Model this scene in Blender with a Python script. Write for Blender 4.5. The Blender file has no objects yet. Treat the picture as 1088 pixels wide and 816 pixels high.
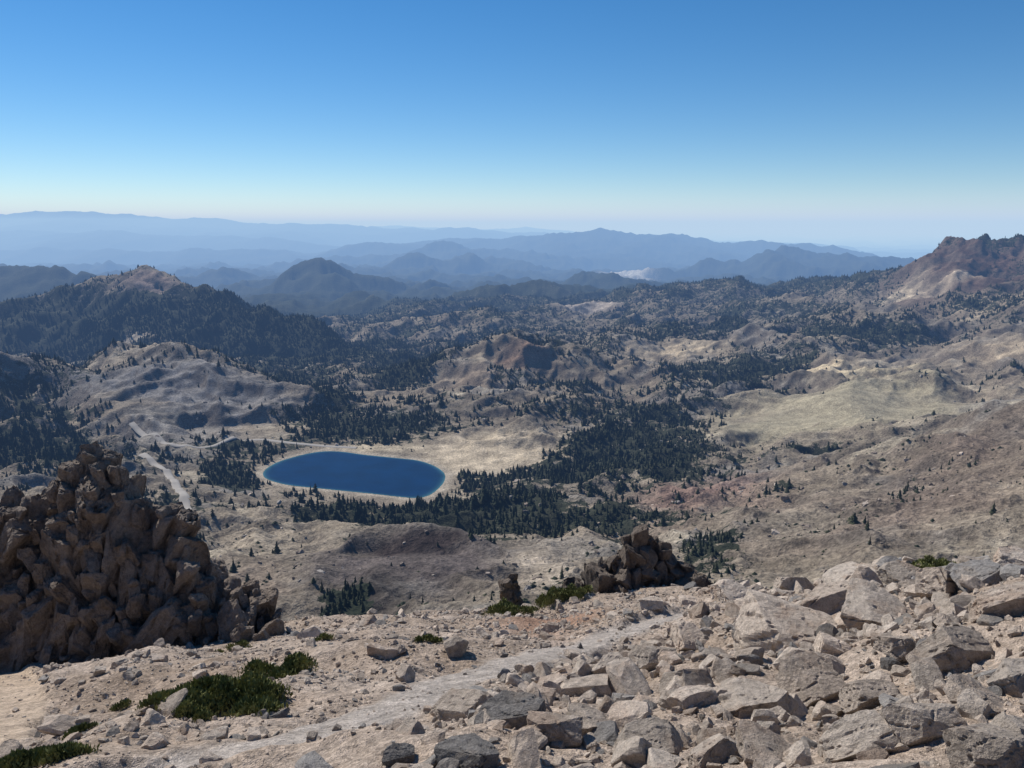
import bpy, bmesh, math, random
import numpy as np
from mathutils import Vector, Euler
random.seed(4); rng=np.random.default_rng(7)
scene=bpy.context.scene
H0=450.0; F=854.0; PIT=math.radians(11.2); cp,sp=math.cos(PIT),math.sin(PIT)
def ray(px,py):
    xc=(px-544)/F; yc=-(py-408)/F
    dy=cp+yc*sp
    return xc/dy,(-sp+yc*cp)/dy
# ---------------- noise
perm=rng.permutation(256); perm=np.concatenate([perm,perm]).astype(np.int32)
ga=rng.uniform(0,2*np.pi,256); gx=np.cos(ga); gy=np.sin(ga)
def perlin(x,y):
    xi=np.floor(x); yi=np.floor(y); fx=x-xi; fy=y-yi
    xi=xi.astype(np.int64)&255; yi=yi.astype(np.int64)&255
    u=fx*fx*fx*(fx*(fx*6-15)+10); v=fy*fy*fy*(fy*(fy*6-15)+10)
    def g(ix,iy,dx,dy):
        h=perm[perm[ix&255]+(iy&255)]
        return gx[h]*dx+gy[h]*dy
    a=g(xi,yi,fx,fy); b=g(xi+1,yi,fx-1,fy); c=g(xi,yi+1,fx,fy-1); d=g(xi+1,yi+1,fx-1,fy-1)
    return 1.5*((a*(1-u)+b*u)*(1-v)+(c*(1-u)+d*u)*v)
def fbm(x,y,L,n=4,rough=.5,seed=0):
    s=0;a=1;t=0
    for i in range(n):
        s=s+a*perlin(x/L+17.3*i+seed*5.1,y/L-9.7*i+seed*3.3); t+=a; a*=rough; L*=.5
    return s/t*1.3
def sst(x,a,b):
    t=np.clip((x-a)/(b-a),0,1); return t*t*(3-2*t)
def smax(a,b,k):
    h=np.clip(.5+.5*(a-b)/k,0,1)
    return b*(1-h)+a*h+k*h*(1-h)
# ---------------- floor control points (surveyed: bearing px, elevation py, distance m)
FL=[(544,640,480),(544,600,640),(544,560,860),(544,540,1000),(544,520,1180),(544,500,1420),(544,478,1580),(544,440,1850),(544,420,2100),(544,394,2900),
(100,600,640),(100,560,860),(200,540,1050),(200,500,1400),(200,470,1620),(100,440,1900),(60,420,2150),(100,402,2900),(-150,600,640),(-150,520,1300),(-150,420,2200),
(380,620,560),(380,560,900),(380,530,1250),(380,500,1440),(380,475,1610),(380,440,1850),(400,405,2500),(420,394,3100),(420,352,4800),(420,325,6500),
(750,600,560),(750,560,780),(750,520,1150),(750,480,1500),(750,440,1900),(750,400,2500),(750,364,3400),(750,338,4500),(750,312,6000),
(900,590,500),(900,540,750),(900,490,1150),(1000,590,480),(1000,520,750),(1000,460,1080),(1000,445,1600),(1000,385,2500),(1000,340,3400),(1000,310,4200),(1000,300,5500),
(1200,560,450),(1200,480,750),(1200,430,1050),(1200,420,1700),(1200,350,2500),(1200,300,3400),
(880,400,2300),(880,385,2600),(880,350,3400),(880,320,4600),(600,366,3600),(600,342,4800),(600,320,6500),(100,356,4700),(-100,356,4700)]
cu=[];cl=[];cz=[]
for px,py,Y in FL:
    u,s=ray(px,py); cu.append(u);cl.append(math.log(Y));cz.append(H0+s*Y)
for u in (-1,-.6,-.3,0,.3,.6,1):
    for Y,z in ((60,220),(150,220),(300,225 if u<.3 else 240),(9500,-330),(16000,-550),(35000,-950),(70000,-1250),(600000,-1300)):
        cu.append(u);cl.append(math.log(Y));cz.append(z)
cu=np.array(cu)*2.0;cl=np.array(cl);cz=np.array(cz)
n=len(cu)
A=np.sqrt((cu[:,None]-cu[None])**2+(cl[:,None]-cl[None])**2+.004)+np.eye(n)*-.02
M=np.zeros((n+1,n+1));M[:n,:n]=A;M[:n,n]=1;M[n,:n]=1
W=np.linalg.solve(M,np.concatenate([cz,[0]]))
def floorz(u,Y):
    uu=np.clip(u,-1,1)*2.0; l=np.log(np.maximum(Y,20))
    out=np.full(u.shape,W[n])
    for i in range(n):
        out+=W[i]*np.sqrt((uu-cu[i])**2+(l-cl[i])**2+.004)
    return out
# ridges: (points, front slope, back slope, cap)
RD=[
([(-400,230,46000),(0,227,46000),(100,228,45000),(200,233,44000),(300,238,42000),(400,242,42000),(500,245,42000),(620,251,42000),(760,257,40000),(900,264,40000)],.12,.1,.01),
([(250,247,60000),(420,243,60000),(520,243,60000),(640,248,60000),(760,254,60000),(900,258,60000)],.12,.1,.01),
([(-300,246,34000),(0,248,34000),(120,245,34000),(200,250,33000),(300,256,32000),(380,262,31000)],.13,.1,.01),
([(-300,264,27000),(0,268,27000),(90,265,26000),(160,268,25000),(250,265,25000),(330,268,25000),(400,259,25000),(450,254,26000),(530,252,26000),(560,255,24000),(640,251,24000),(730,253,23000),(800,262,22000),(880,268,22000),(960,278,21000),(1100,284,21000)],.16,.14,.012),
([(300,285,18500),(360,276,19000),(420,268,19500),(480,264,20000),(540,270,20000),(600,280,19000)],.2,.16,.01),
([(-300,292,13000),(-60,286,12500),(30,289,12000),(70,298,12000),(110,308,12000),(200,292,12500),(240,289,12500),(280,302,12500),(400,282,15000),(440,275,15500),(520,276,16000),(570,288,15500),(640,292,15000),(720,296,14000),(790,274,13500),(830,268,13500),(870,272,13500),(940,280,13500),(1010,285,13000),(1200,287,12000)],.22,.18,.010),
([(190,350,8700),(225,330,8800),(270,313,8800),(300,296,8800),(325,283,8900),(340,279,8900),(355,283,8900),(380,293,9000),(430,304,9300),(470,301,9300),(520,297,9400),(560,306,9400),(620,292,9400),(660,296,9200),(720,308,9000)],.36,.3,.008),
([(-300,300,7400),(-60,290,7500),(20,288,7500),(60,293,7500),(110,305,7400),(200,330,7200)],.3,.25,.012),
([(360,338,6300),(420,324,6600),(470,316,6700),(540,309,6900),(600,304,7000),(660,306,7000),(720,314,6800)],.26,.25,.012),
([(-350,350,4200),(-100,334,4200),(0,324,4200),(50,314,4200),(100,303,4200),(130,297,4200),(155,293,4200),(185,299,4150),(220,312,4050),(260,324,3900),(320,345,3700),(380,368,3500),(430,394,3300)],.36,.42,.012),
([(300,376,3900),(350,358,4300),(430,343,4600),(520,334,4700),(600,338,4600),(680,352,4300)],.24,.28,.014),
([(560,345,5200),(620,325,5600),(680,312,5800),(740,305,6000),(820,301,5900),(880,298,5700),(940,293,5300),(985,290,5000),(1100,288,5000)],.16,.25,.016),
([(860,334,4300),(900,320,4500),(935,306,4600),(960,292,4700),(985,275,4750),(1005,264,4800),(1020,256,4800),(1035,256,4800),(1055,260,4800),(1075,259,4800),(1110,254,4800),(1250,258,4700),(1400,250,4600)],.26,.4,.003),
([(400,404,2500),(440,387,2550),(480,377,2600),(520,365,2600),(555,353,2600),(590,364,2620),(640,377,2600),(700,396,2500),(760,412,2400)],.30,.42,.010),
([(600,356,3300),(660,350,3400),(720,354,3500),(800,348,3500),(870,342,3500),(960,330,3400)],.12,.24,.016),
([(-350,390,1950),(-60,388,2000),(0,385,2050),(60,379,2150),(130,374,2200),(185,377,2200),(240,390,2150),(300,410,2050),(350,430,1950),(400,457,1800)],.24,.38,.02),
([(730,478,1600),(790,454,1750),(850,430,1850),(905,411,1900),(960,401,1950),(1005,403,1950),(1040,418,1900),(1080,432,1800),(1250,422,1800)],.18,.38,.03),
([(800,420,2350),(845,400,2450),(880,387,2500),(930,388,2550),(990,384,2600),(1040,368,2700),(1100,355,2800),(1300,340,2900)],.16,.2,.02),
([(670,560,1100),(720,535,1150),(780,514,1170),(840,496,1200),(900,478,1180),(955,460,1150),(1000,446,1120),(1040,437,1080),(1088,432,1030),(1300,413,980)],.17,.7,.005),
([(315,640,600),(350,596,660),(375,573,700),(410,560,720),(450,559,725),(490,562,720),(530,580,700),(565,612,640)],.42,.8,.006),
]
RR=[]
for pts,sf,sb,cap in RD:
    a=[]
    for px,py,Y in pts:
        u,s=ray(px,py); a.append((u,Y,H0+s*Y))
    RR.append((np.array(a),sf,sb,cap))
FG=np.array([(lambda u,s,Y:(u,Y,H0+s*Y))(*ray(px,py),Y) for px,py,Y in [(-700,715,26),(-200,715,27),(0,708,28),(150,690,28),(230,676,29),(300,664,30),(420,653,31),(500,650,32),(560,648,33),(620,645,34),(700,634,34),(760,628,31),(860,620,27),(950,610,24),(1088,594,20),(1300,580,18),(1700,580,16)]])
def lakepoly():
    P=[(279,502),(284,497),(294,491),(310,486),(330,481),(348,479),(366,480),(385,483),(405,485),(425,487),(445,489),(460,494),(470,500),(474,506),(471,514),(463,522),(455,527),(444,529.5),(425,528),(400,525),(370,522),(335,518.5),(305,515.5),(288,511),(280,507)]
    o=[]
    for px,py in P:
        u,s=ray(px,py); Y=-H0/s; o.append((u*Y,Y))
    o=np.array(o)
    for _ in range(2):
        q=.75*o+.25*np.roll(o,-1,0); r=.25*o+.75*np.roll(o,-1,0)
        o=np.stack([q,r],1).reshape(-1,2)
    return o
LK=lakepoly()
def sdpoly(x,y,P):
    d=np.full(x.shape,1e18); ins=np.zeros(x.shape,bool)
    m=len(P)
    for i in range(m):
        a=P[i];b=P[(i+1)%m]; e=b-a
        wx=x-a[0];wy=y-a[1]
        t=np.clip((wx*e[0]+wy*e[1])/(e@e+1e-9),0,1)
        d=np.minimum(d,(wx-e[0]*t)**2+(wy-e[1]*t)**2)
        c=((a[1]>y)!=(b[1]>y))
        if abs(e[1])>1e-9:
            ins^=c&(x<e[0]*(y-a[1])/e[1]+a[0])
    d=np.sqrt(d); return np.where(ins,-d,d)
def fgpt(px,py):
    u,s=ray(px,py)
    Yc=np.interp(u,FG[:,0],FG[:,1]); zc=np.interp(u,FG[:,0],FG[:,2])
    zf=H0-2.1; m=(zc-zf)/Yc
    Y=min((zf-H0)/(s-m),Yc) if s<m else Yc
    return (u*Y,Y)
TR1=np.array([fgpt(*p) for p in [(60,860),(200,812),(300,785),(380,758),(450,735),(520,708),(580,690),(650,672),(720,655),(765,642)]])
TR2=np.array([fgpt(*p) for p in [(-60,800),(-10,775),(12,755),(18,735),(12,718),(-10,706)]])
def dline(x,y,P):
    d=np.full(x.shape,1e18)
    for i in range(len(P)-1):
        a=P[i];e=P[i+1]-a
        t=np.clip(((x-a[0])*e[0]+(y-a[1])*e[1])/(e@e),0,1)
        d=np.minimum(d,(x-a[0]-e[0]*t)**2+(y-a[1]-e[1]*t)**2)
    return np.sqrt(d)
def trailmask(x,y):
    w=.2*perlin(x/1.1,y/1.1)+.1*perlin(x/.3,y/.3)
    a=1-sst(dline(x,y,TR1)+w,.45,.95)
    b=1-sst(dline(x,y,TR2)+w,.45,.8)
    return np.maximum(a,b)
def height(X,Y):
    Yq=np.maximum(Y,.5); u=np.clip(X/Yq,-1.05,1.05); R=np.sqrt(X*X+Y*Y)
    z=floorz(u,Yq)
    for a,sf,sb,cap in RR:
        Ym=a[:,1].mean()
        uw=u+.008*perlin(X/(Ym*.07)+9,Y/(Ym*.07)) if Ym<6500 else u
        Yc=np.interp(uw,a[:,0],a[:,1]); zc=np.interp(uw,a[:,0],a[:,2])
        Yw=Yc+.045*Ym*perlin(X/(Ym*.11)+3,Ym*.01+a[0,1]*1e-3+0*X)
        zc=zc+ (Yw-Yc)*(zc-H0)/Yc
        d=Yq-Yw; c=cap*Ym
        off=np.maximum(a[0,0]-uw,0)+np.maximum(uw-a[-1,0],0)
        s=np.where(d<0,sf,sb)
        zr=zc-s*(np.sqrt(d*d+c*c)-c)-off*Yc*.35
        z=smax(z,zr,.004*Ym)
    ld=np.ones_like(X)*1e4
    m=(Y>900)&(Y<2200)&(np.abs(X)<1200)
    ld[m]=sdpoly(X[m],Y[m],LK)
    quiet=.12+.88*sst(ld,20,260)
    smooth=1-.9*np.exp(-(((X-.40*1800)/360)**2+((Y-1760)/190)**2)**1.5)
    smooth*=1-.6*np.exp(-(((X+95)/160)**2+((Y-700)/90)**2))
    farq=1-.65*sst(R,16000,30000)
    L=6000.0; i=0
    while L>.9:
        w=(1-sst(L/np.maximum(R,1),.11,.22))*sst(L/np.maximum(R,1),.004,.008)*(R>55)*farq
        k=w>0
        if k.any():
            xa=X[k]+.35*L*perlin(X[k]/L+31,Y[k]/L); ya=Y[k]+.35*L*perlin(X[k]/L,Y[k]/L+57)
            p=perlin(X[k]/L+i*7.7,Y[k]/L+i*3.1)
            p=.35*p+.9*(.5-1.7*np.abs(perlin(xa/L*.8-i*4.7,ya/L*.8+i*9.1)))
            gain=.135 if L>260 else (.17 if L>40 else .11)
            z[k]+=gain*L*w[k]*p*quiet[k]*smooth[k]
        L/=1.9; i+=1
    pk=np.exp(-(((X-.60*4800)/560)**2+((Y-4750)/420)**2)); k=pk>.02
    if k.any():
        sp_=0
        for L,am in ((330,55),(170,38),(80,18),(40,8)):
            sp_=sp_+am*(.5-1.7*np.abs(perlin(X[k]/L+L,Y[k]/L)))
        z[k]+=sp_*pk[k]
    zi=np.where(ld<0,np.maximum(ld*.15,-8)-.4,ld*.035)
    b=sst(ld,10,220)
    z=np.where(ld<600,zi*(1-b)+np.maximum(z,1.5)*b,z)
    Yc=np.interp(u,FG[:,0],FG[:,1]); zc=np.interp(u,FG[:,0],FG[:,2])
    zf=(H0-2.1)+(zc-(H0-2.1))*Yq/Yc
    zf=zf-.75*np.maximum(Yq-Yc,0)
    nearm=R<900
    tm=np.zeros_like(X); q=R<60; tm[q]=trailmask(X[q],Y[q])
    nz=np.zeros_like(X); L=6.0;i=0
    while L>.07:
        w=(R<80)*(1-sst(L/np.maximum(R,.5),.35,.6))*sst(L/np.maximum(R,.5),.014,.028)
        k=w>0
        if k.any(): nz[k]+=.1*L*w[k]*(perlin(X[k]/L+i*5.3,Y[k]/L-i*2.9))
        L/=1.9;i+=1
    zf=zf+nz*(1-.8*tm)-.06*tm
    z=np.where(nearm,smax(z,zf,.5),z)
    return z,ld,tm,zf
# ---------------- terrain grid
rows=np.concatenate([np.geomspace(.25,3,40,endpoint=False),np.geomspace(3,45,400,endpoint=False),np.geomspace(45,400,60,endpoint=False),np.geomspace(400,6500,780,endpoint=False),np.geomspace(6500,60000,250,endpoint=False),np.geomspace(60000,600000,20)])
th=np.radians(np.concatenate([np.linspace(-80,-37,60,endpoint=False),np.linspace(-37,37,1060,endpoint=False),np.linspace(37,80,61)]))
TH,RW=np.meshgrid(th,rows)
GX=RW*np.sin(TH);GY=RW*np.cos(TH)
shp=GX.shape
Z,LD,TM,ZF=height(GX.ravel(),GY.ravel())
Z=Z.reshape(shp)
lr=np.log(rows)
def hgt(x,y):
    x=np.atleast_1d(np.asarray(x,float));y=np.atleast_1d(np.asarray(y,float))
    r=np.log(np.sqrt(x*x+y*y));t=np.arctan2(x,y)
    i=np.clip(np.searchsorted(lr,r)-1,0,len(lr)-2);j=np.clip(np.searchsorted(th,t)-1,0,len(th)-2)
    a=np.clip((r-lr[i])/(lr[i+1]-lr[i]),0,1);b=np.clip((t-th[j])/(th[j+1]-th[j]),0,1)
    return (Z[i,j]*(1-b)+Z[i,j+1]*b)*(1-a)+(Z[i+1,j]*(1-b)+Z[i+1,j+1]*b)*a
ys=np.geomspace(2.0,60000,7000)
def hit(px,py):
    u,s=ray(px,py)
    z=hgt(u*ys,ys); r=H0+s*ys
    k=np.nonzero(r<z)[0]
    k=k[0] if len(k) else len(ys)-1
    Y=ys[k]; return u*Y,Y,z[k]
X=GX.ravel();Y=GY.ravel();R=np.sqrt(X*X+Y*Y)
def blobw(X,Y,px,py,rx,ry):
    x0,y0,_=hit(px,py)
    ya=hit(px,py+ry)[1];yb=hit(px,py-ry)[1]
    b=min(max(abs(yb-ya)/2,.02*y0),.22*y0)
    a=rx/F*y0
    m=np.nonzero((np.abs(Y-y0)<4*b)&(np.abs(X-x0)<4*a+.6*b))[0]
    w=np.zeros_like(X)
    if len(m)==0: return w
    xm=X[m];ym=Y[m]
    wob=.55*fbm(xm,ym,max(a,b)*.8,5,.65,1); wob2=.55*fbm(xm,ym,max(a,b)*.8,5,.65,2)
    dx=(xm/ym*y0-x0)/a+wob;dy=(ym-y0)/b+wob2
    w[m]=np.exp(-(dx*dx+dy*dy)**1.5)
    return w
FOR=[(620,495,150,24,.7),(480,548,110,14,.8),(690,470,90,16,.4),(390,440,60,20,.45),(430,455,60,18,.4),(700,430,130,26,.25),(560,395,110,28,.15),
(80,435,80,18,.3),(40,480,60,30,.6),(245,505,30,14,.6),(230,470,60,10,.4),(60,390,90,10,.3),(300,400,70,15,.4),(330,415,50,14,.4),(800,395,70,12,.6),(640,545,60,14,.4),(720,500,80,12,.6),
(850,478,70,5,.8),(350,545,60,10,.6),(960,350,80,20,.1),(760,580,40,20,.6),(370,645,30,12,.9),(960,525,30,14,.6),(640,560,70,12,.5),(540,530,60,12,.6),(90,345,130,34,.8),(330,372,90,18,.8),(240,335,80,26,.7),(30,345,90,28,.7),(420,395,40,16,.7),(830,520,40,8,.5),(1000,500,40,8,.35),(900,560,40,10,.4),(560,585,50,10,.2),(300,560,40,10,.3),
(520,478,66,17,-1.5),(890,440,110,24,-1.7),(210,412,110,24,-1.4),(110,420,50,14,-.6),(440,600,100,28,-1.1),(950,530,170,40,-.1),(575,595,45,22,-1.3),(880,389,55,6,-1.3),
(155,300,30,6,-.9),(1030,270,70,14,-.9),(400,480,60,6,-1),(250,620,60,30,-.2),(170,440,60,12,-.8),(700,525,80,15,-.2),(720,372,50,10,-.7),(670,289,30,4,-1),(620,328,45,6,-.9),(310,570,60,18,-.5),(520,380,22,9,-.7),(560,372,24,12,-.7),(500,410,24,9,-.7),(600,395,26,8,-.5),(650,410,26,6,-.5),(1000,305,60,10,-.8),(1060,370,60,20,-.6),(140,360,14,5,-.6),(470,400,20,8,-.4),(780,360,40,6,-.4)]
def forest(X,Y):
    R=np.sqrt(X*X+Y*Y)
    f=.28+.30*sst(R,2500,3300)+.34*sst(R,4800,7000)
    f-=.2*sst(X/np.maximum(Y,1),.3,.5)*(1-sst(R,3000,6000))
    f+=.66*fbm(X,Y,420,5,.68,4)*(1-.8*sst(R,5000,8000))
    f+=.25*fbm(X,Y,3500,4,.55,6)*sst(R,4000,9000)
    for b in FOR:
        f+=b[4]*blobw(X,Y,*b[:4])
    f=np.clip(f,0,1)
    f*=sst(R,330,480)
    return f
FD=forest(X,Y); FD*=sst(LD,10,45)
dzr=np.gradient(Z,axis=0)/np.gradient(RW,axis=0); dzt=np.gradient(Z,axis=1)/(np.gradient(TH,axis=1)*RW)
SL=np.sqrt(dzr**2+dzt**2).ravel()
def C(*a): return np.array(a)
n1=fbm(X,Y,300,5,.6,8)[:,None]; n2=fbm(X,Y,90,5,.65,9)[:,None]; n3=fbm(X,Y,35,4,.65,14)[:,None]
col=C(.245,.205,.155)+n1*C(.10,.08,.055)+n2*C(.07,.06,.045)+n3*C(.05,.045,.038)
gs=sst(fbm(X,Y,240,4,.6,15),.05,.35)[:,None]
col=col*(1-.7*gs)+C(.21,.198,.18)*.7*gs*(1+.5*n3)
cr_=sst(fbm(X,Y,200,5,.65,18),.2,.42)[:,None]
col=col*(1-.75*cr_)+C(.44,.38,.285)*.75*cr_*(1+.4*n3)
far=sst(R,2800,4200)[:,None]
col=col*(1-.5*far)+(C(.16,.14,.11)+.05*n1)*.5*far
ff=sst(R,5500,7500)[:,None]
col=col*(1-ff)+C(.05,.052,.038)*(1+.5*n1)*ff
COLS=[(190,412,130,28,(.225,.212,.20),1),(60,405,80,18,(.18,.17,.16),.8),(180,455,80,12,(.27,.25,.225),.7),(520,480,78,20,(.5,.415,.3),1),(400,476,50,4,(.5,.42,.3),.8),
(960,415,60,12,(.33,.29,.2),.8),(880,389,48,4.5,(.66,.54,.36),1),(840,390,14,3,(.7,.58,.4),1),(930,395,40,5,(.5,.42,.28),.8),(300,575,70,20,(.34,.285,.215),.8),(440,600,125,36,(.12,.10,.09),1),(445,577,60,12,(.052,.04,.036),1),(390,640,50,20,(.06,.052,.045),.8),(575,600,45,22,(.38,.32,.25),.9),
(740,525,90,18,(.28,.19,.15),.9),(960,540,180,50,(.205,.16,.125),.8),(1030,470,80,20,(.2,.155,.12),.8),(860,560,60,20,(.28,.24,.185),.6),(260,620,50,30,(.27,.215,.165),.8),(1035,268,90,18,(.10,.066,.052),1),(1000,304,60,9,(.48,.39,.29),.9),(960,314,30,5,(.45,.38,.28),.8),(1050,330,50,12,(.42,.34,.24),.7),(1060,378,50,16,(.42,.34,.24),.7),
(155,299,32,6,(.26,.2,.17),1),(140,360,16,5,(.42,.36,.28),.9),(670,289,26,2.2,(.38,.375,.36),.9),(620,328,40,5,(.42,.36,.3),.9),(720,372,45,9,(.45,.37,.26),.9),(555,372,30,12,(.27,.18,.13),.8),(500,400,40,14,(.27,.21,.155),.7),(600,310,30,4,(.3,.26,.22),.6),(100,390,60,6,(.4,.34,.26),.6),(620,560,50,12,(.33,.27,.2),.6),(700,560,60,14,(.28,.22,.165),.7)]
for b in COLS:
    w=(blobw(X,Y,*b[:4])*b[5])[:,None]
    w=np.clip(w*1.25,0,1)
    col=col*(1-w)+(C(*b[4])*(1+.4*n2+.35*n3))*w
w=np.clip(blobw(X,Y,895,438,130,30)*1.4,0,1)[:,None]
col=col*(1-w)+C(.36,.315,.22)*(1+.15*n2)*w
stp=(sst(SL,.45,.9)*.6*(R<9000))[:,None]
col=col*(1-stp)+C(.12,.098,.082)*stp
sh=((1-sst(LD+8*fbm(X,Y,40,3),5,22))*(LD>-4))[:,None]
col=col*(1-sh)+C(.42,.36,.28)*sh
nr=(1-sst(R,60,120))[:,None]
f1=fbm(X,Y,5,5,.6,11)[:,None]; f2=fbm(X,Y,1.2,4,.6,12)[:,None]
cf=C(.425,.34,.27)+f1*C(.09,.085,.08)+f2*C(.07,.065,.06)
red=blobw(X,Y,580,660,60,10)[:,None]*.7
cf=cf*(1-red)+C(.36,.2,.13)*red
tm=TM[:,None]
cf=cf*(1-.9*tm)+C(.44,.39,.345)*.9*tm
tm2=(1-sst(dline(X,Y,TR2),.5,.9))[:,None]*(R<60)[:,None]
cf=cf*(1-tm2)+C(.52,.41,.31)*tm2
col=col*(1-nr)+cf*nr
col=np.clip(col,.025,.85)
# ---------------- helpers
def npmesh(name,V,Fq,smooth=True):
    me=bpy.data.meshes.new(name)
    V=np.asarray(V,np.float32);Fq=np.asarray(Fq,np.int32)
    k=Fq.shape[1]
    me.vertices.add(len(V));me.vertices.foreach_set('co',V.ravel())
    me.loops.add(Fq.size);me.loops.foreach_set('vertex_index',Fq.ravel())
    me.polygons.add(len(Fq));me.polygons.foreach_set('loop_start',np.arange(len(Fq),dtype=np.int32)*k)
    me.polygons.foreach_set('loop_total',np.full(len(Fq),k,np.int32))
    me.polygons.foreach_set('use_smooth',np.full(len(Fq),smooth,bool))
    me.update(calc_edges=True)
    return me
def addobj(name,me,mat=None):
    o=bpy.data.objects.new(name,me);scene.collection.objects.link(o)
    if mat: me.materials.append(mat)
    return o
class NT:
    def __init__(s,name):
        s.m=bpy.data.materials.new(name);s.m.use_nodes=True;s.t=s.m.node_tree;s.t.nodes.clear()
        s.out=s.t.nodes.new('ShaderNodeOutputMaterial')
    def n(s,ty,ins=None,**kw):
        nd=s.t.nodes.new(ty)
        for k,v in kw.items(): setattr(nd,k,v)
        for k,v in (ins or {}).items():
            if isinstance(v,bpy.types.NodeSocket): s.t.links.new(v,nd.inputs[k])
            else: nd.inputs[k].default_value=v
        return nd
    def math(s,op,a,b=0.0,c=0.0): return s.n('ShaderNodeMath',{0:a,1:b,2:c},operation=op).outputs[0]
    def mr(s,v,a,b,c,d): return s.n('ShaderNodeMapRange',{0:v,1:a,2:b,3:c,4:d}).outputs[0]
    def noise(s,vec,scale,detail=6,rough=.6): return s.n('ShaderNodeTexNoise',{'Vector':vec,'Scale':scale,'Detail':detail,'Roughness':rough}).outputs[0]
    def mix(s,f,a,b,bt='MIX'):
        nd=s.t.nodes.new('ShaderNodeMix');nd.data_type='RGBA';nd.blend_type=bt
        for i,v in ((0,f),(6,a),(7,b)):
            if isinstance(v,bpy.types.NodeSocket): s.t.links.new(v,nd.inputs[i])
            else: nd.inputs[i].default_value=v
        return nd.outputs[2]
    def vscale(s,c,f): return s.n('ShaderNodeVectorMath',{0:c,3:f},operation='SCALE').outputs[0]
    def fin(s,col,rough=.9,normal=None,spec=.15,**k):
        ins={'Base Color':col,'Roughness':rough,'Specular IOR Level':spec}
        if normal: ins['Normal']=normal
        ins.update(k)
        b=s.n('ShaderNodeBsdfPrincipled',ins);s.t.links.new(b.outputs[0],s.out.inputs[0]);return s.m
t=NT('mountain_ground')
pos=t.n('ShaderNodeNewGeometry').outputs['Position']
ac=t.n('ShaderNodeAttribute',attribute_name='col').outputs['Color']
af=t.n('ShaderNodeAttribute',attribute_name='forest').outputs['Fac']
an=t.n('ShaderNodeAttribute',attribute_name='near').outputs['Fac']
nA=t.noise(pos,.035,6,.72); nB=t.noise(pos,.3,4,.7)
fA=t.math('MULTIPLY',t.mr(nA,.3,.7,.6,1.35),t.mr(nB,.3,.7,.45,1.55))
nC=t.noise(pos,2.2,6,.7); nD=t.n('ShaderNodeTexVoronoi',{'Vector':pos,'Scale':18.0}).outputs['Color']
nDv=t.n('ShaderNodeSeparateColor',{0:nD}).outputs[0]
nE=t.noise(pos,45.0,2,.7)
fN=t.math('MULTIPLY',t.math('MULTIPLY',t.mr(nC,.3,.7,.65,1.3),t.mr(nDv,0,1,.72,1.25)),t.mr(nE,.3,.7,.7,1.3))
fac=t.n('ShaderNodeMix',{0:an,2:fA,3:fN}).outputs[0]
c1=t.vscale(ac,fac)
fn=t.noise(pos,.05,4,.75)
thr=t.mr(af,0,1,.76,.31)
mask=t.mr(t.math('SUBTRACT',fn,thr),-.015,.02,0,1)
mask=t.math('MULTIPLY',mask,t.mr(af,.02,.2,0,1))
fc=t.mix(t.mr(nB,.3,.7,0,1),(.014,.022,.015,1),(.038,.045,.027,1))
c2=t.mix(t.math('MULTIPLY',mask,.93),c1,fc)
hm=t.math('MULTIPLY',nA,t.mr(an,0,1,6.0,0))
hm=t.math('ADD',hm,t.math('MULTIPLY',nB,t.mr(an,0,1,2.2,0)))
hn=t.math('MULTIPLY',t.math('ADD',t.math('MULTIPLY',nC,.25),t.math('MULTIPLY',nE,.03)),an)
bm=t.n('ShaderNodeBump',{'Strength':1.0,'Distance':1.0,'Height':t.math('ADD',hm,hn)}).outputs[0]
terrain_mat=t.fin(c2,.95,bm,.05)
nr_,nc_=shp
idx=np.arange(nr_*nc_).reshape(shp)
q=np.stack([idx[:-1,:-1],idx[:-1,1:],idx[1:,1:],idx[1:,:-1]],-1).reshape(-1,4)
me=npmesh('mountain_terrain',np.stack([X,Y,Z.ravel()],1),q)
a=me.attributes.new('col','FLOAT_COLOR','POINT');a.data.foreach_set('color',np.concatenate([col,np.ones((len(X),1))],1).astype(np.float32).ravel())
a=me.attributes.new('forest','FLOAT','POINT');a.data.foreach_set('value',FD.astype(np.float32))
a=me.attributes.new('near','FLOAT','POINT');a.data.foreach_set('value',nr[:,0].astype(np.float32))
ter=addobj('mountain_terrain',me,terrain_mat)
if me.polygons[len(me.polygons)//2].normal.z<0: me.flip_normals()
# ---------------- lake
w=NT('lake_water')
wp=w.n('ShaderNodeNewGeometry').outputs['Position']
sh_=w.n('ShaderNodeAttribute',attribute_name='depth').outputs['Fac']
wc=w.mix(sh_,(.05,.15,.17,1),(.0006,.019,.068,1))
wc=w.vscale(wc,w.mr(w.noise(wp,.02,4,.6),.3,.7,.75,1.25))
wn=w.n('ShaderNodeBump',{'Strength':.4,'Distance':.35,'Height':w.noise(wp,.3,4,.6)}).outputs[0]
wm=w.fin(wc,.28,wn,.06)
ctr=LK.mean(0)
V=[];fr=[1,.985,.97,.93,.85,.6,.3]
dep=[]
for f in fr:
    for p in LK: V.append(((p[0]-ctr[0])*f+ctr[0],(p[1]-ctr[1])*f+ctr[1],0)); dep.append({1:0,.985:.35,.97:.7,.93:.95}.get(f,1))
m=len(LK);Q=[]
for k in range(len(fr)-1):
    for i in range(m): Q.append((k*m+i,k*m+(i+1)%m,(k+1)*m+(i+1)%m,(k+1)*m+i))
V=np.array(V)
me=bpy.data.meshes.new('lake');me.from_pydata([tuple(v) for v in V],[],Q+[tuple(range((len(fr)-1)*m,len(fr)*m))])
a=me.attributes.new('depth','FLOAT','POINT');a.data.foreach_set('value',np.array(dep,np.float32))
addobj('lake',me,wm)
bmx=bmesh.new();bmx.from_mesh(me);bmesh.ops.recalc_face_normals(bmx,faces=bmx.faces)
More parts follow.
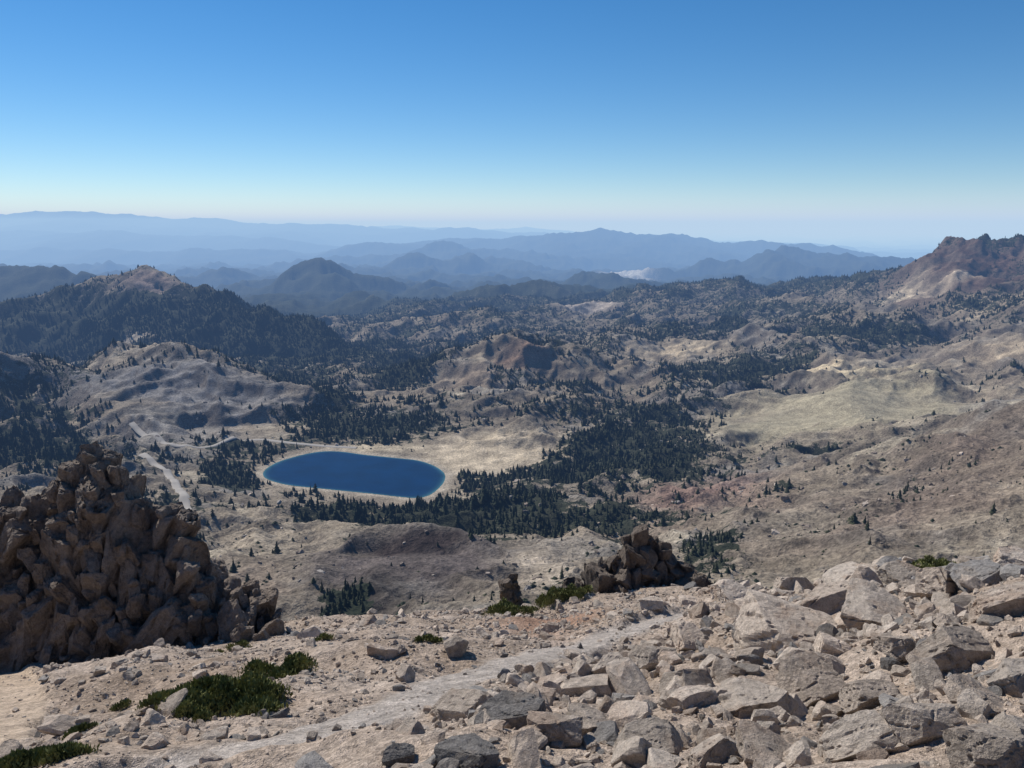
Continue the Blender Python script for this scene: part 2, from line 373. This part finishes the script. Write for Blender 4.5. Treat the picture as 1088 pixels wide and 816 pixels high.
if sum(f.normal.z for f in bmx.faces)<0: bmesh.ops.reverse_faces(bmx,faces=bmx.faces)
bmx.to_mesh(me);bmx.free()
# ---------------- roads
def smoothline(P,it=3):
    P=np.array(P,float)
    for _ in range(it):
        q=.75*P[:-1]+.25*P[1:];r=.25*P[:-1]+.75*P[1:]
        P=np.concatenate([P[:1],np.stack([q,r],1).reshape(-1,2),P[-1:]])
    return P
rm=NT('road_surface');rp=rm.n('ShaderNodeNewGeometry').outputs['Position']
road_mat=rm.fin(rm.mix(rm.noise(rp,.2,5),(.29,.27,.245,1),(.40,.37,.33,1)),.9)
def road(name,pp,width):
    P=smoothline([hit(*p)[:2] for p in pp])
    d=np.concatenate([[0],np.cumsum(np.hypot(*np.diff(P,axis=0).T))]);s=np.arange(0,d[-1],4.0)
    P=np.stack([np.interp(s,d,P[:,0]),np.interp(s,d,P[:,1])],1)
    T=np.gradient(P,axis=0);T/=np.hypot(T[:,0],T[:,1])[:,None]+1e-9;N=np.stack([-T[:,1],T[:,0]],1)
    k=7
    off=np.linspace(-.5,.5,k)*width
    G=P[:,None]+N[:,None]*off[None,:,None]
    z=hgt(G[...,0].ravel(),G[...,1].ravel()).reshape(G.shape[:2])
    z=z.max(1,keepdims=True)*.7+z*.3+.9
    zs=z.copy()
    for _ in range(3): zs[1:-1]=(zs[:-2]+zs[1:-1]+zs[2:])/3
    z=np.maximum(z-.3,zs)
    z[:,0]-=2;z[:,-1]-=2
    V=np.concatenate([G,z[...,None]],-1).reshape(-1,3)
    ii=np.arange(len(P)*k).reshape(-1,k)
    Q=np.stack([ii[:-1,:-1],ii[:-1,1:],ii[1:,1:],ii[1:,:-1]],-1).reshape(-1,4)
    addobj(name,npmesh(name,V,Q),road_mat)
    return P
RP=[road('road',[(200,562),(200,546),(196,529),(186,512),(174,499),(161,490),(150,484)],14),
    road('road',[(140,452),(166,462),(178,472),(200,474),(235,472),(270,466),(300,470),(340,474),(380,476)],13)]
RPa=np.concatenate(RP)
# ---------------- instancing
def scatter(name,coll,pts,scl,rot,ind):
    me=bpy.data.meshes.new(name);me.vertices.add(len(pts));me.vertices.foreach_set('co',np.asarray(pts,np.float32).ravel())
    for nm,ar in (('s',scl),('r',rot)):
        a=me.attributes.new(nm,'FLOAT_VECTOR','POINT');a.data.foreach_set('vector',np.asarray(ar,np.float32).ravel())
    a=me.attributes.new('i','INT','POINT');a.data.foreach_set('value',np.asarray(ind,np.int32))
    o=addobj(name,me)
    g=bpy.data.node_groups.new(name+'_nodes','GeometryNodeTree')
    g.interface.new_socket('Geometry',in_out='INPUT',socket_type='NodeSocketGeometry')
    g.interface.new_socket('Geometry',in_out='OUTPUT',socket_type='NodeSocketGeometry')
    N=g.nodes;L=g.links
    gi=N.new('NodeGroupInput');go=N.new('NodeGroupOutput');ip=N.new('GeometryNodeInstanceOnPoints')
    ci=N.new('GeometryNodeCollectionInfo');ci.inputs[0].default_value=coll;ci.inputs['Separate Children'].default_value=True;ci.inputs['Reset Children'].default_value=True
    def na(nm,ty):
        x=N.new('GeometryNodeInputNamedAttribute');x.data_type=ty;x.inputs[0].default_value=nm;return [s for s in x.outputs if s.enabled][0]
    L.new(gi.outputs[0],ip.inputs['Points']);L.new(ci.outputs[0],ip.inputs['Instance']);ip.inputs['Pick Instance'].default_value=True
    L.new(na('i','INT'),ip.inputs['Instance Index']);L.new(na('r','FLOAT_VECTOR'),ip.inputs['Rotation']);L.new(na('s','FLOAT_VECTOR'),ip.inputs['Scale'])
    L.new(ip.outputs[0],go.inputs[0])
    md=o.modifiers.new('scatter','NODES');md.node_group=g
    return o
tm_=NT('conifer_needles');oi=tm_.n('ShaderNodeObjectInfo').outputs['Random']
tc=tm_.mix(oi,(.022,.033,.019,1),(.06,.065,.034,1))
needle=tm_.fin(tc,.8,None,.1)
bk=NT('conifer_bark');bark=bk.fin((.09,.065,.05,1),.9)
tcoll=bpy.data.collections.new('conifer_variants')
def mktree(k,wide):
    r=random.Random(k);V=[];Fc=[];mi=[]
    for i in range(6):
        a=i*math.tau/6;V.append((.018*math.cos(a),.018*math.sin(a),-.08))
    V.append((0,0,.97))
    for i in range(6): Fc.append((i,(i+1)%6,6));mi.append(1)
    tiers=11
    for ti in range(tiers):
        f=ti/(tiers-1);z=.12+.83*f
        rad=wide*(1-f)**.8*(.7+.5*r.random())+.015
        nb=7 if f<.7 else 5;ph=r.random()*6
        for b in range(nb):
            a=ph+b*math.tau/nb+r.uniform(-.25,.25);rr=rad*r.uniform(.5,1.2);dz=-.05-.12*rr+r.uniform(-.02,.02)
            wd=rr*.42
            c,s=math.cos(a),math.sin(a)
            i0=len(V)
            V+= [(0,0,z+.06),(c*rr*.6-s*wd,s*rr*.6+c*wd,z+dz*.5-.015),(c*rr,s*rr,z+dz),(c*rr*.6+s*wd,s*rr*.6-c*wd,z+dz*.5-.015),(c*rr*.55,s*rr*.55,z+.03)]
            Fc+=[(i0,i0+1,i0+4),(i0+1,i0+2,i0+4),(i0+2,i0+3,i0+4),(i0+3,i0,i0+4)];mi+=[0]*4
    me=bpy.data.meshes.new('conifer');me.from_pydata(V,[],Fc);me.materials.append(needle);me.materials.append(bark)
    me.polygons.foreach_set('material_index',mi)
    o=bpy.data.objects.new('conifer_%d'%k,me);tcoll.objects.link(o)
for k,wd in enumerate((.2,.24,.28,.34,.42)): mktree(k,wd)
def area_pts(r0,r1,n,tmax=42):
    r=np.sqrt(rng.uniform(r0*r0,r1*r1,n));a=np.radians(rng.uniform(-tmax,tmax,n))
    return r*np.sin(a),r*np.cos(a)
PX=[];PY=[]
for r0,r1,dn in ((430,2600,1/60),(2600,4300,1/110),(4300,6500,1/500)):
    nn=int(math.radians(84)/2*(r1*r1-r0*r0)*dn)
    x,y=area_pts(r0,r1,nn)
    f=forest(x,y)
    f2=f+.75*fbm(x,y,75,4,.65,21)+.4*fbm(x,y,28,2,.6,27)
    bare=blobw(x,y,890,440,120,26)+blobw(x,y,520,478,70,20)
    mn=(.004+.05*np.clip(fbm(x,y,60,3,.6,51),0,1))*(bare<.3)
    keep=rng.random(nn)<np.maximum(np.clip((f2-.45)*3.2,0,1),mn)*(f>=0)
    x=x[keep];y=y[keep];PX.append(x);PY.append(y)
x=np.concatenate(PX);y=np.concatenate(PY)
ld=sdpoly(x,y,LK); kp=(ld>14)
dr=np.full(len(x),1e9)
m=(y<2200)&(x<200)
for i in range(0,len(RPa),2): dr[m]=np.minimum(dr[m],np.hypot(x[m]-RPa[i,0],(y[m]-RPa[i,1])*np.where(y[m]<RPa[i,1],.5,1)))
kp&=dr>14
x=x[kp];y=y[kp];R_=np.hypot(x,y)
hh=rng.gamma(4,1.7,len(x))+2.5; hh=np.clip(hh*(1+.3*sst(R_,2600,4200)+.3*sst(R_,4200,5000)),2,20)
hh=np.where(R_<1000,hh*.75,hh)
hh=hh*np.where((x/y>.15)&(R_<1700),.75,1)
print('TREES',len(x))
z=hgt(x,y)
s=np.stack([hh*rng.uniform(.85,1.2,len(x))]*2+[hh],1)
rt=np.stack([rng.uniform(-.05,.05,len(x)),rng.uniform(-.05,.05,len(x)),rng.uniform(0,6.28,len(x))],1)
scatter('conifer_forest',tcoll,np.stack([x,y,z],1),s,rt,rng.integers(0,5,len(x)))
# low mats of mountain shrubs on the open slopes
x,y=area_pts(430,1700,90000)
wgt=np.clip(-.12+1.5*fbm(x,y,70,4,.7,61),0,1)*.55
bare=blobw(x,y,890,440,120,26)+blobw(x,y,520,478,70,20)+blobw(x,y,440,590,110,30)
kp=(rng.random(len(x))<wgt)&(sdpoly(x,y,LK)>25)&(bare<.3);x=x[kp];y=y[kp]
hs_=rng.gamma(3,.35,len(x))+.4
print('MSHRUB',len(x))
scatter('low_shrubs',tcoll,np.stack([x,y,hgt(x,y)-.1],1),np.stack([hs_*rng.uniform(1.8,3.5,len(x)),hs_*rng.uniform(1.8,3.5,len(x)),hs_],1),np.stack([0*x,0*x,rng.uniform(0,6.28,len(x))],1),rng.integers(3,5,len(x)))
# ---------------- rocks
def rockmat(name,c1,c2,c3,dark=1.0,rs=1.0,bump=.06):
    r=NT(name);p=r.n('ShaderNodeNewGeometry').outputs['Position'];o=r.n('ShaderNodeObjectInfo').outputs['Random']
    c=r.mix(r.mr(o,.0,1,0,1),c1,c2)
    nb=r.noise(p,1.1*rs,5,.65)
    c=r.mix(r.mr(nb,.5,.64,0,.75),c,c3)
    ns=r.noise(p,9*rs,6,.75);nf=r.noise(p,60*rs,3,.7)
    f=r.math('MULTIPLY',r.mr(ns,.3,.7,.6,1.32),r.mr(nf,.3,.7,.75,1.25))
    f=r.math('MULTIPLY',f,r.mr(r.math('FRACT',r.math('MULTIPLY',o,7.31)),0,1,.72*dark,1.2*dark))
    c=r.vscale(c,f)
    h=r.math('ADD',r.math('MULTIPLY',ns,bump),r.math('MULTIPLY',nf,bump*.2))
    b=r.n('ShaderNodeBump',{'Strength':1.0,'Distance':1.0,'Height':h}).outputs[0]
    return r.fin(c,.9,b,.12)
rock_light=rockmat('pale_volcanic_rock',(.58,.48,.39,1),(.50,.43,.36,1),(.38,.28,.21,1),bump=.08)
rock_grey=rockmat('grey_rock',(.34,.315,.29,1),(.24,.225,.21,1),(.34,.28,.22,1),bump=.08)
rock_dark=rockmat('dark_volcanic_rock',(.30,.245,.20,1),(.28,.23,.19,1),(.12,.096,.08,1),1.0,.8,.18)
def rockverts(seed,V,flat,planes,rough,joint=True):
    r=np.random.default_rng(seed);V=V.copy()
    PL=[]
    if joint:
        for ax in np.concatenate([np.eye(3),-np.eye(3)]):
            nn=ax+r.normal(0,.22,3);PL.append((nn/np.linalg.norm(nn),r.uniform(.42,.72)))
    for _ in range(planes):
        nn=r.normal(size=3);nn/=np.linalg.norm(nn);PL.append((nn,r.uniform(.55,.85)))
    for nn,d in PL:
        k=V@nn-d;V-=np.where(k>0,k,0)[:,None]*nn
    nrm=V/np.linalg.norm(V,axis=1)[:,None]
    dd=perlin(V[:,0]*2.2+seed,V[:,1]*2.2+V[:,2]*1.7)+.5*perlin(V[:,0]*5+V[:,2]*4,V[:,1]*5+seed)+.4*perlin(V[:,0]*12-V[:,2]*9,V[:,1]*12+V[:,2]*5)+.2*perlin(V[:,0]*25-V[:,2]*19,V[:,1]*25+V[:,2]*15)
    cr=np.abs(perlin(V[:,0]*1.6+V[:,2]*1.1+seed,V[:,1]*1.6-V[:,2]*.8))
    dd=dd-2.2*np.exp(-(cr/.035)**2)
    V+=nrm*(dd*rough)[:,None]
    return V*np.array(flat)*r.uniform(.85,1.15,3)*1.2
def ico(sub):
    b=bmesh.new();bmesh.ops.create_icosphere(b,subdivisions=sub,radius=1)
    V=np.array([v.co[:] for v in b.verts]);Fc=np.array([[v.index for v in f.verts] for f in b.faces]);b.free();return V,Fc
ICO={k:ico(k) for k in (3,4,5)}
def rockmesh(name,seed,sub,mat,flat=(1,.8,.62),planes=7,rough=.03):
    V=rockverts(seed,ICO[sub][0],flat,planes,rough)
    me=npmesh(name,V,ICO[sub][1],False);me.materials.append(mat);return me
rcoll=bpy.data.collections.new('rock_variants')
for k in range(14):
    o=bpy.data.objects.new('rock_%02d'%k,rockmesh('rock',100+k,3,rock_grey if k in(3,7) else rock_light,(1,.75,.55 if k%2 else .7),5+k%5,.045));rcoll.objects.link(o)
def edgeY(x,y): return np.interp(x/y,FG[:,0],FG[:,1])
def rocks_fg(name,n,smin,smax_,al,rmin,dens,mx=.09):
    x,y=area_pts(1.5,42,n,50)
    w=dens(x,y); k=rng.random(n)<w; x=x[k];y=y[k]
    uu=rng.random(len(x)); s=smin*(1-uu*(1-(smin/smax_)**al))**(-1/al)
    rr=np.hypot(x,y);k=(rr>rmin)&(y<edgeY(x,y)+1.5)&(s/rr<mx);x=x[k];y=y[k];s=s[k]
    z=hgt(x,y)+s*rng.uniform(-.05,.25,len(x))
    sc=s[:,None]*rng.uniform(.7,1.3,(len(x),3))
    rt=np.stack([rng.uniform(-.6,.6,len(x)),rng.uniform(-.6,.6,len(x)),rng.uniform(0,6.28,len(x))],1)
    scatter(name,rcoll,np.stack([x,y,z],1),sc,rt,rng.integers(0,14,len(x)))
    print(name,len(x))
def dn_s(x,y):
    u=x/y;t_=trailmask(x,y)
    c=np.clip(.5+.9*fbm(x,y,2.5,4,.65,31),.08,1)
    side=.5+.5*sst(u,-.25,.15)
    return c*side*(1-.88*t_)
def dn_b(x,y):
    t_=trailmask(x,y)
    lx=np.interp(y,TR1[:,1],TR1[:,0]) 
    right=sst(x-lx,0.6,2.4)
    c=np.clip(.6+.8*fbm(x,y,4,3,.6,33),.1,1)
    return (.10+.9*right)*c*(1-sst(t_,0,.3))
rocks_fg('gravel',130000,.018,.08,1.3,2,dn_s)
rocks_fg('scree',26000,.05,.26,1.7,3,dn_s)
rocks_fg('boulder_field',10500,.12,.55,1.7,5,dn_b,.055)
dcoll=bpy.data.collections.new('crag_variants')
crag_mats=[rock_dark,rock_grey,rock_dark,rock_light,rock_dark]
for k in range(5):
    o=bpy.data.objects.new('crag_%d'%k,rockmesh('crag',300+k,3,crag_mats[k],(1,.8,.8),5,.1));dcoll.objects.link(o)
x,y=area_pts(430,2300,70000)
wgt=np.clip(.05+1.7*fbm(x,y,110,4,.7,41),0,1)*np.where(x/y>.1,1,.5)
kp=(rng.random(len(x))<wgt)&(sdpoly(x,y,LK)>30)&(blobw(x,y,890,440,120,26)<.3)&(blobw(x,y,520,478,70,20)<.3);x=x[kp];y=y[kp]
s=.55*(1-rng.random(len(x))*.985)**(-.6);s=np.clip(s,.4,7)
scatter('rocky_crags',dcoll,np.stack([x,y,hgt(x,y)],1),s[:,None]*rng.uniform(.7,1.3,(len(x),3)),np.stack([rng.uniform(-.4,.4,len(x)),rng.uniform(-.4,.4,len(x)),rng.uniform(0,6.28,len(x))],1),rng.integers(0,5,len(x)))
BM=[rockmesh('boulder_%d'%k,500+k,5,rock_light if k!=3 else rock_grey,(1,.78,.66),5+k%4,.035) for k in range(8)]
BL=[(822,672,62,.62,0),(875,640,40,.6,1),(935,652,46,.55,2),(905,615,34,.5,4),(1012,697,40,.7,5),(1062,645,38,.6,6),(1003,622,36,.55,7),(781,629,23,.5,0),(548,762,42,.7,3),(488,752,34,.6,5),(588,780,36,.75,1),(628,768,30,.65,2),
(690,792,40,.6,4),(742,742,34,.55,6),(700,700,30,.55,7),(735,680,24,.6,0),(645,708,22,.8,1),(800,745,40,.6,2),(860,722,44,.5,4),(930,742,34,.6,5),(905,790,48,.6,6),(985,770,44,.55,7),(1045,800,46,.6,0),(1075,720,34,.6,1),(820,800,44,.5,2),(500,806,36,.7,3),(425,802,22,.6,3),
(760,800,30,.6,5),(100,672,32,.75,4),(188,656,22,.5,2),(218,652,10,.7,1),(1040,612,34,.5,3),(960,688,30,.55,1),(1085,600,30,.6,2),(885,690,26,.6,7),(560,712,14,.6,6),(390,662,14,.5,1),(585,668,9,.9,5),(1035,745,36,.55,4),(665,745,22,.6,3),(845,606,22,.6,5),(690,640,16,.6,1),(960,612,26,.55,0)]
for px,py,r_,asp,k in BL:
    x0,y0,z0=hit(px,py+r_*.25)
    if y0>45: x0,y0,z0=hit(px,py+22)
    if y0>45: continue
    s=r_/F*math.hypot(x0,y0,z0-H0)*.95
    o=bpy.data.objects.new('boulder',BM[k]);scene.collection.objects.link(o)
    o.location=(x0,y0,z0+s*asp*.3);o.scale=(s,s*random.uniform(.8,1.1),s*asp*1.35)
    o.rotation_euler=(random.uniform(-.35,.35),random.uniform(-.35,.35),random.uniform(-.6,.6)+(3.14 if random.random()<.5 else 0))
# ---------------- craggy outcrops
ct=bpy.data.textures.new('crag_clouds','CLOUDS');ct.noise_scale=.5;ct.noise_depth=5
def outcrop(name,top,basepy,Yb,step,seed,amp,thick,levels=((1.5,5,1.0,0),(.95,5,1,.5),(.5,4,.6,1))):
    r=random.Random(seed);tx=[p[0] for p in top];ty=[p[1] for p in top];bx=[p[0] for p in basepy];by=[p[1] for p in basepy]
    blocks=[]
    for stf,sub,cov,nearer in levels:
        st=step*stf
        px=tx[0]+st*.3
        while px<tx[-1]:
            tp_=np.interp(px,tx,ty);bp=np.interp(px,bx,by)+14
            py=tp_+st*.5
            first=True
            while py<bp:
                f=(py-tp_)/max(bp-tp_,1)
                rr=st*r.uniform(.5,.95)
                if first: rr=min(rr,(py-tp_)*1.1+2)
                if r.random()<cov: blocks.append((px+r.uniform(-.35,.35)*st,py+r.uniform(-.15,.25)*st,rr,f,sub,nearer))
                first=False
                py+=st*r.uniform(.7,1.0)
            px+=st*r.uniform(.5,.8)
    VV=[];FF=[];o0=0
    protos={s_:[rockverts(seed*50+i+s_*7,ICO[s_][0],(1,1,1),4,.04) for i in range(7)] for s_ in (3,4,5)}
    for px,py,rr,f,sub,nearer in blocks:
        u,s=ray(px,py);Yd=Yb+(.5-f)*thick-nearer*thick*.25+r.uniform(-.3,.3)*thick*(.6 if nearer else .35)
        sz=rr/F*Yd*1.05
        M_=np.array(Euler((r.gauss(.05,.22),r.gauss(.2,.25),r.choice((0,1.57,3.14,4.71))+r.gauss(.5,.35))).to_matrix())
        v=r.choice(protos[sub])*np.array([r.uniform(.55,.9),r.uniform(.6,1),r.uniform(1.2,2.1)])
        v=v@M_.T*np.array([sz,sz*1.2,sz*.95])+np.array([u*Yd,Yd,H0+s*Yd])
        VV.append(v);FF.append(ICO[sub][1]+o0);o0+=len(v)
    VV=np.concatenate(VV);c=VV.mean(0)
    print(name,len(blocks),len(VV))
    o=addobj(name,npmesh(name,VV-c,np.concatenate(FF),False),rock_dark);o.location=c
    d=o.modifiers.new('relief','DISPLACE');d.texture=ct;d.strength=amp;d.mid_level=.5
    return o
outcrop('rock_outcrop',[(-90,562),(-40,545),(0,546),(22,542),(40,538),(60,520),(75,498),(86,486),(100,482),(112,496),(128,498),(140,518),(150,538),(165,545),(185,543),(200,560),(212,580),(222,606),(245,614),(265,622),(280,642),(296,664)],
    [(-90,735),(0,718),(60,706),(130,690),(200,674),(298,668)],27.5,28,5,.25,3.0)
outcrop('rock_outcrop',[(606,624),(625,604),(650,595),(668,574),(680,567),(695,577),(712,594),(735,605),(752,624)],[(600,640),(760,634)],34.5,15,8,.2,1.8,((1.5,4,1,0),(.8,3,.9,.6)))
outcrop('rock_outcrop',[(535,626),(540,612),(547,612),(552,628)],[(530,646),(556,646)],33.5,10,9,.1,.5,((1.0,4,1,0),(.6,3,.9,.6)))
# ---------------- shrubs
sm=NT('shrub_leaves');so=sm.n('ShaderNodeNewGeometry')
svc=sm.noise(so.outputs['Position'],3.5,4)
scol=sm.mix(sm.mr(svc,.35,.65,0,1),(.08,.10,.035,1),(.25,.25,.09,1))
leaf=sm.fin(scol,.7,None,.15)
def shrub(px,py,wpx,dpy,hpx,nl=5000):
    x0,y0,z0=hit(px,py)
    if y0>50: x0,y0,z0=hit(px,py+12)
    D=math.hypot(y0,z0-H0);a=wpx/F*D*.5;h=hpx/F*D
    ya=hit(px,py+dpy)[1];b=max(abs(y0-ya),a*.35)
    b=min(b,a*1.3)
    nc=max(6,int(a*13))
    cl_=[]
    for i in range(nc):
        ang=rng.uniform(0,6.28);rr=math.sqrt(rng.random())
        cl_.append((math.cos(ang)*rr*a,math.sin(ang)*rr*b,(1-rr*.6)*h*rng.uniform(.45,1)))
    cr=max(.17*min(a*1.6,1.4),.08)
    ci=rng.integers(0,nc,nl);cc=np.array(cl_)[ci]
    dx=rng.normal(0,cr*.6,(nl,2))
    zz=cc[:,2]*np.sqrt(rng.uniform(.02,1,nl))*np.clip(1-(dx**2).sum(1)/(cr*cr)*.3,.15,1)
    P=np.stack([x0+cc[:,0]+dx[:,0],y0+cc[:,1]+dx[:,1],zz],1)
    P[:,2]+=hgt(P[:,0],P[:,1])-.02
    d=rng.normal(0,.5,(len(P),3));d[:,2]=np.abs(d[:,2])+.7;d/=np.linalg.norm(d,axis=1)[:,None]
    ln=rng.uniform(.06,.14,len(P))[:,None]*max(.7,min(1.2,a)) 
    sd=np.cross(d,rng.normal(size=(len(P),3)));sd/=np.linalg.norm(sd,axis=1)[:,None];sd*=ln*.17
    VV=np.stack([P-sd*.4,P+d*ln*.55-sd,P+d*ln,P+d*ln*.55+sd],1).reshape(-1,3)
    org=np.array([x0,y0,z0]);Qi=np.arange(len(VV)).reshape(-1,4)
    o=addobj('shrub',npmesh('shrub',VV-org,Qi,False),leaf);o.location=org
shrub(245,742,120,24,34,14000);shrub(290,722,90,14,30,9000);shrub(205,762,46,10,20,3500)
shrub(600,640,62,8,30,9000);shrub(538,650,60,5,16,6000);shrub(40,812,90,10,24,7000);shrub(248,692,32,4,10,1500);shrub(458,682,28,4,11,1500);shrub(345,680,16,4,10,900);shrub(130,752,14,4,12,600);shrub(985,598,60,8,26,6000);shrub(85,780,20,5,10,900)
# ---------------- haze (air-light put in as volume emission, no scattering), sky, sun
def box(name,x0,x1,y0,y1,z0,z1):
    V=[(x,y,z) for x in(x0,x1) for y in(y0,y1) for z in(z0,z1)]
    me=bpy.data.meshes.new(name);me.from_pydata(V,[],[(0,1,3,2),(4,6,7,5),(0,4,5,1),(2,3,7,6),(0,2,6,4),(1,5,7,3)]);me.update();return me
def haze(name,sig,Linf,bx):
    hz=bpy.data.materials.new(name);hz.use_nodes=True;nt=hz.node_tree;nt.nodes.clear()
    sig=np.array(sig);Linf=np.array(Linf)
    o_=nt.nodes.new('ShaderNodeOutputMaterial');ab=nt.nodes.new('ShaderNodeVolumeAbsorption');em=nt.nodes.new('ShaderNodeEmission');ad=nt.nodes.new('ShaderNodeAddShader')
    ab.inputs['Density'].default_value=float(sig.max());ab.inputs['Color'].default_value=(*(1-sig/sig.max()),1)
    e=sig*Linf;em.inputs['Color'].default_value=(*(e/e.max()),1);em.inputs['Strength'].default_value=float(e.max())  # self-glow of the haze volume, standing in for sunlight scattered by air
    nt.links.new(ab.outputs[0],ad.inputs[0]);nt.links.new(em.outputs[0],ad.inputs[1]);nt.links.new(ad.outputs[0],o_.inputs['Volume'])
    addobj(name,box(name,*bx),hz)
haze('atmospheric_haze',(1.5e-5,2.1e-5,3.4e-5),(.48,.64,.82),(-6.2e5,6.2e5,-5e4,6.2e5,-3000,H0+700))
haze('valley_haze',(1.2e-5,1.7e-5,2.7e-5),(.50,.66,.84),(-6.1e5,6.1e5,5600,6.1e5,-2900,H0+300))
AZ=44;EL=43
wd=bpy.data.worlds.new('World');scene.world=wd;wd.use_nodes=True;wn_=wd.node_tree
bg=wn_.nodes.get('Background') or wn_.nodes.new('ShaderNodeBackground')
sk=wn_.nodes.new('ShaderNodeTexSky');sk.sky_type='NISHITA';sk.sun_disc=False;sk.sun_elevation=math.radians(EL);sk.sun_rotation=math.radians(-AZ);sk.altitude=2500;sk.air_density=1.0;sk.dust_density=.15;sk.ozone_density=3.0
hs=wn_.nodes.new('ShaderNodeHueSaturation');hs.inputs['Saturation'].default_value=1.33;hs.inputs['Value'].default_value=1.0
wn_.links.new(sk.outputs[0],hs.inputs['Color']);wn_.links.new(hs.outputs[0],bg.inputs[0]);bg.inputs[1].default_value=.1
ld_=bpy.data.lights.new('sun','SUN');ld_.energy=5.0;ld_.angle=math.radians(.5);ld_.color=(1,.95,.88)
so_=bpy.data.objects.new('sun',ld_);scene.collection.objects.link(so_)
dv=Vector((-math.sin(math.radians(AZ))*math.cos(math.radians(EL)),math.cos(math.radians(AZ))*math.cos(math.radians(EL)),math.sin(math.radians(EL))))
so_.rotation_euler=dv.to_track_quat('Z','Y').to_euler();so_.location=(0,0,600)
cd=bpy.data.cameras.new('camera');cam=bpy.data.objects.new('camera',cd);scene.collection.objects.link(cam)
cam.location=(0,0,H0);cam.rotation_euler=(math.radians(90)-PIT,0,0);cd.sensor_width=36;cd.lens=F/1088*36;cd.clip_start=.1;cd.clip_end=2e6
scene.camera=cam
scene.view_settings.view_transform='Standard';scene.view_settings.look='None';scene.view_settings.exposure=0
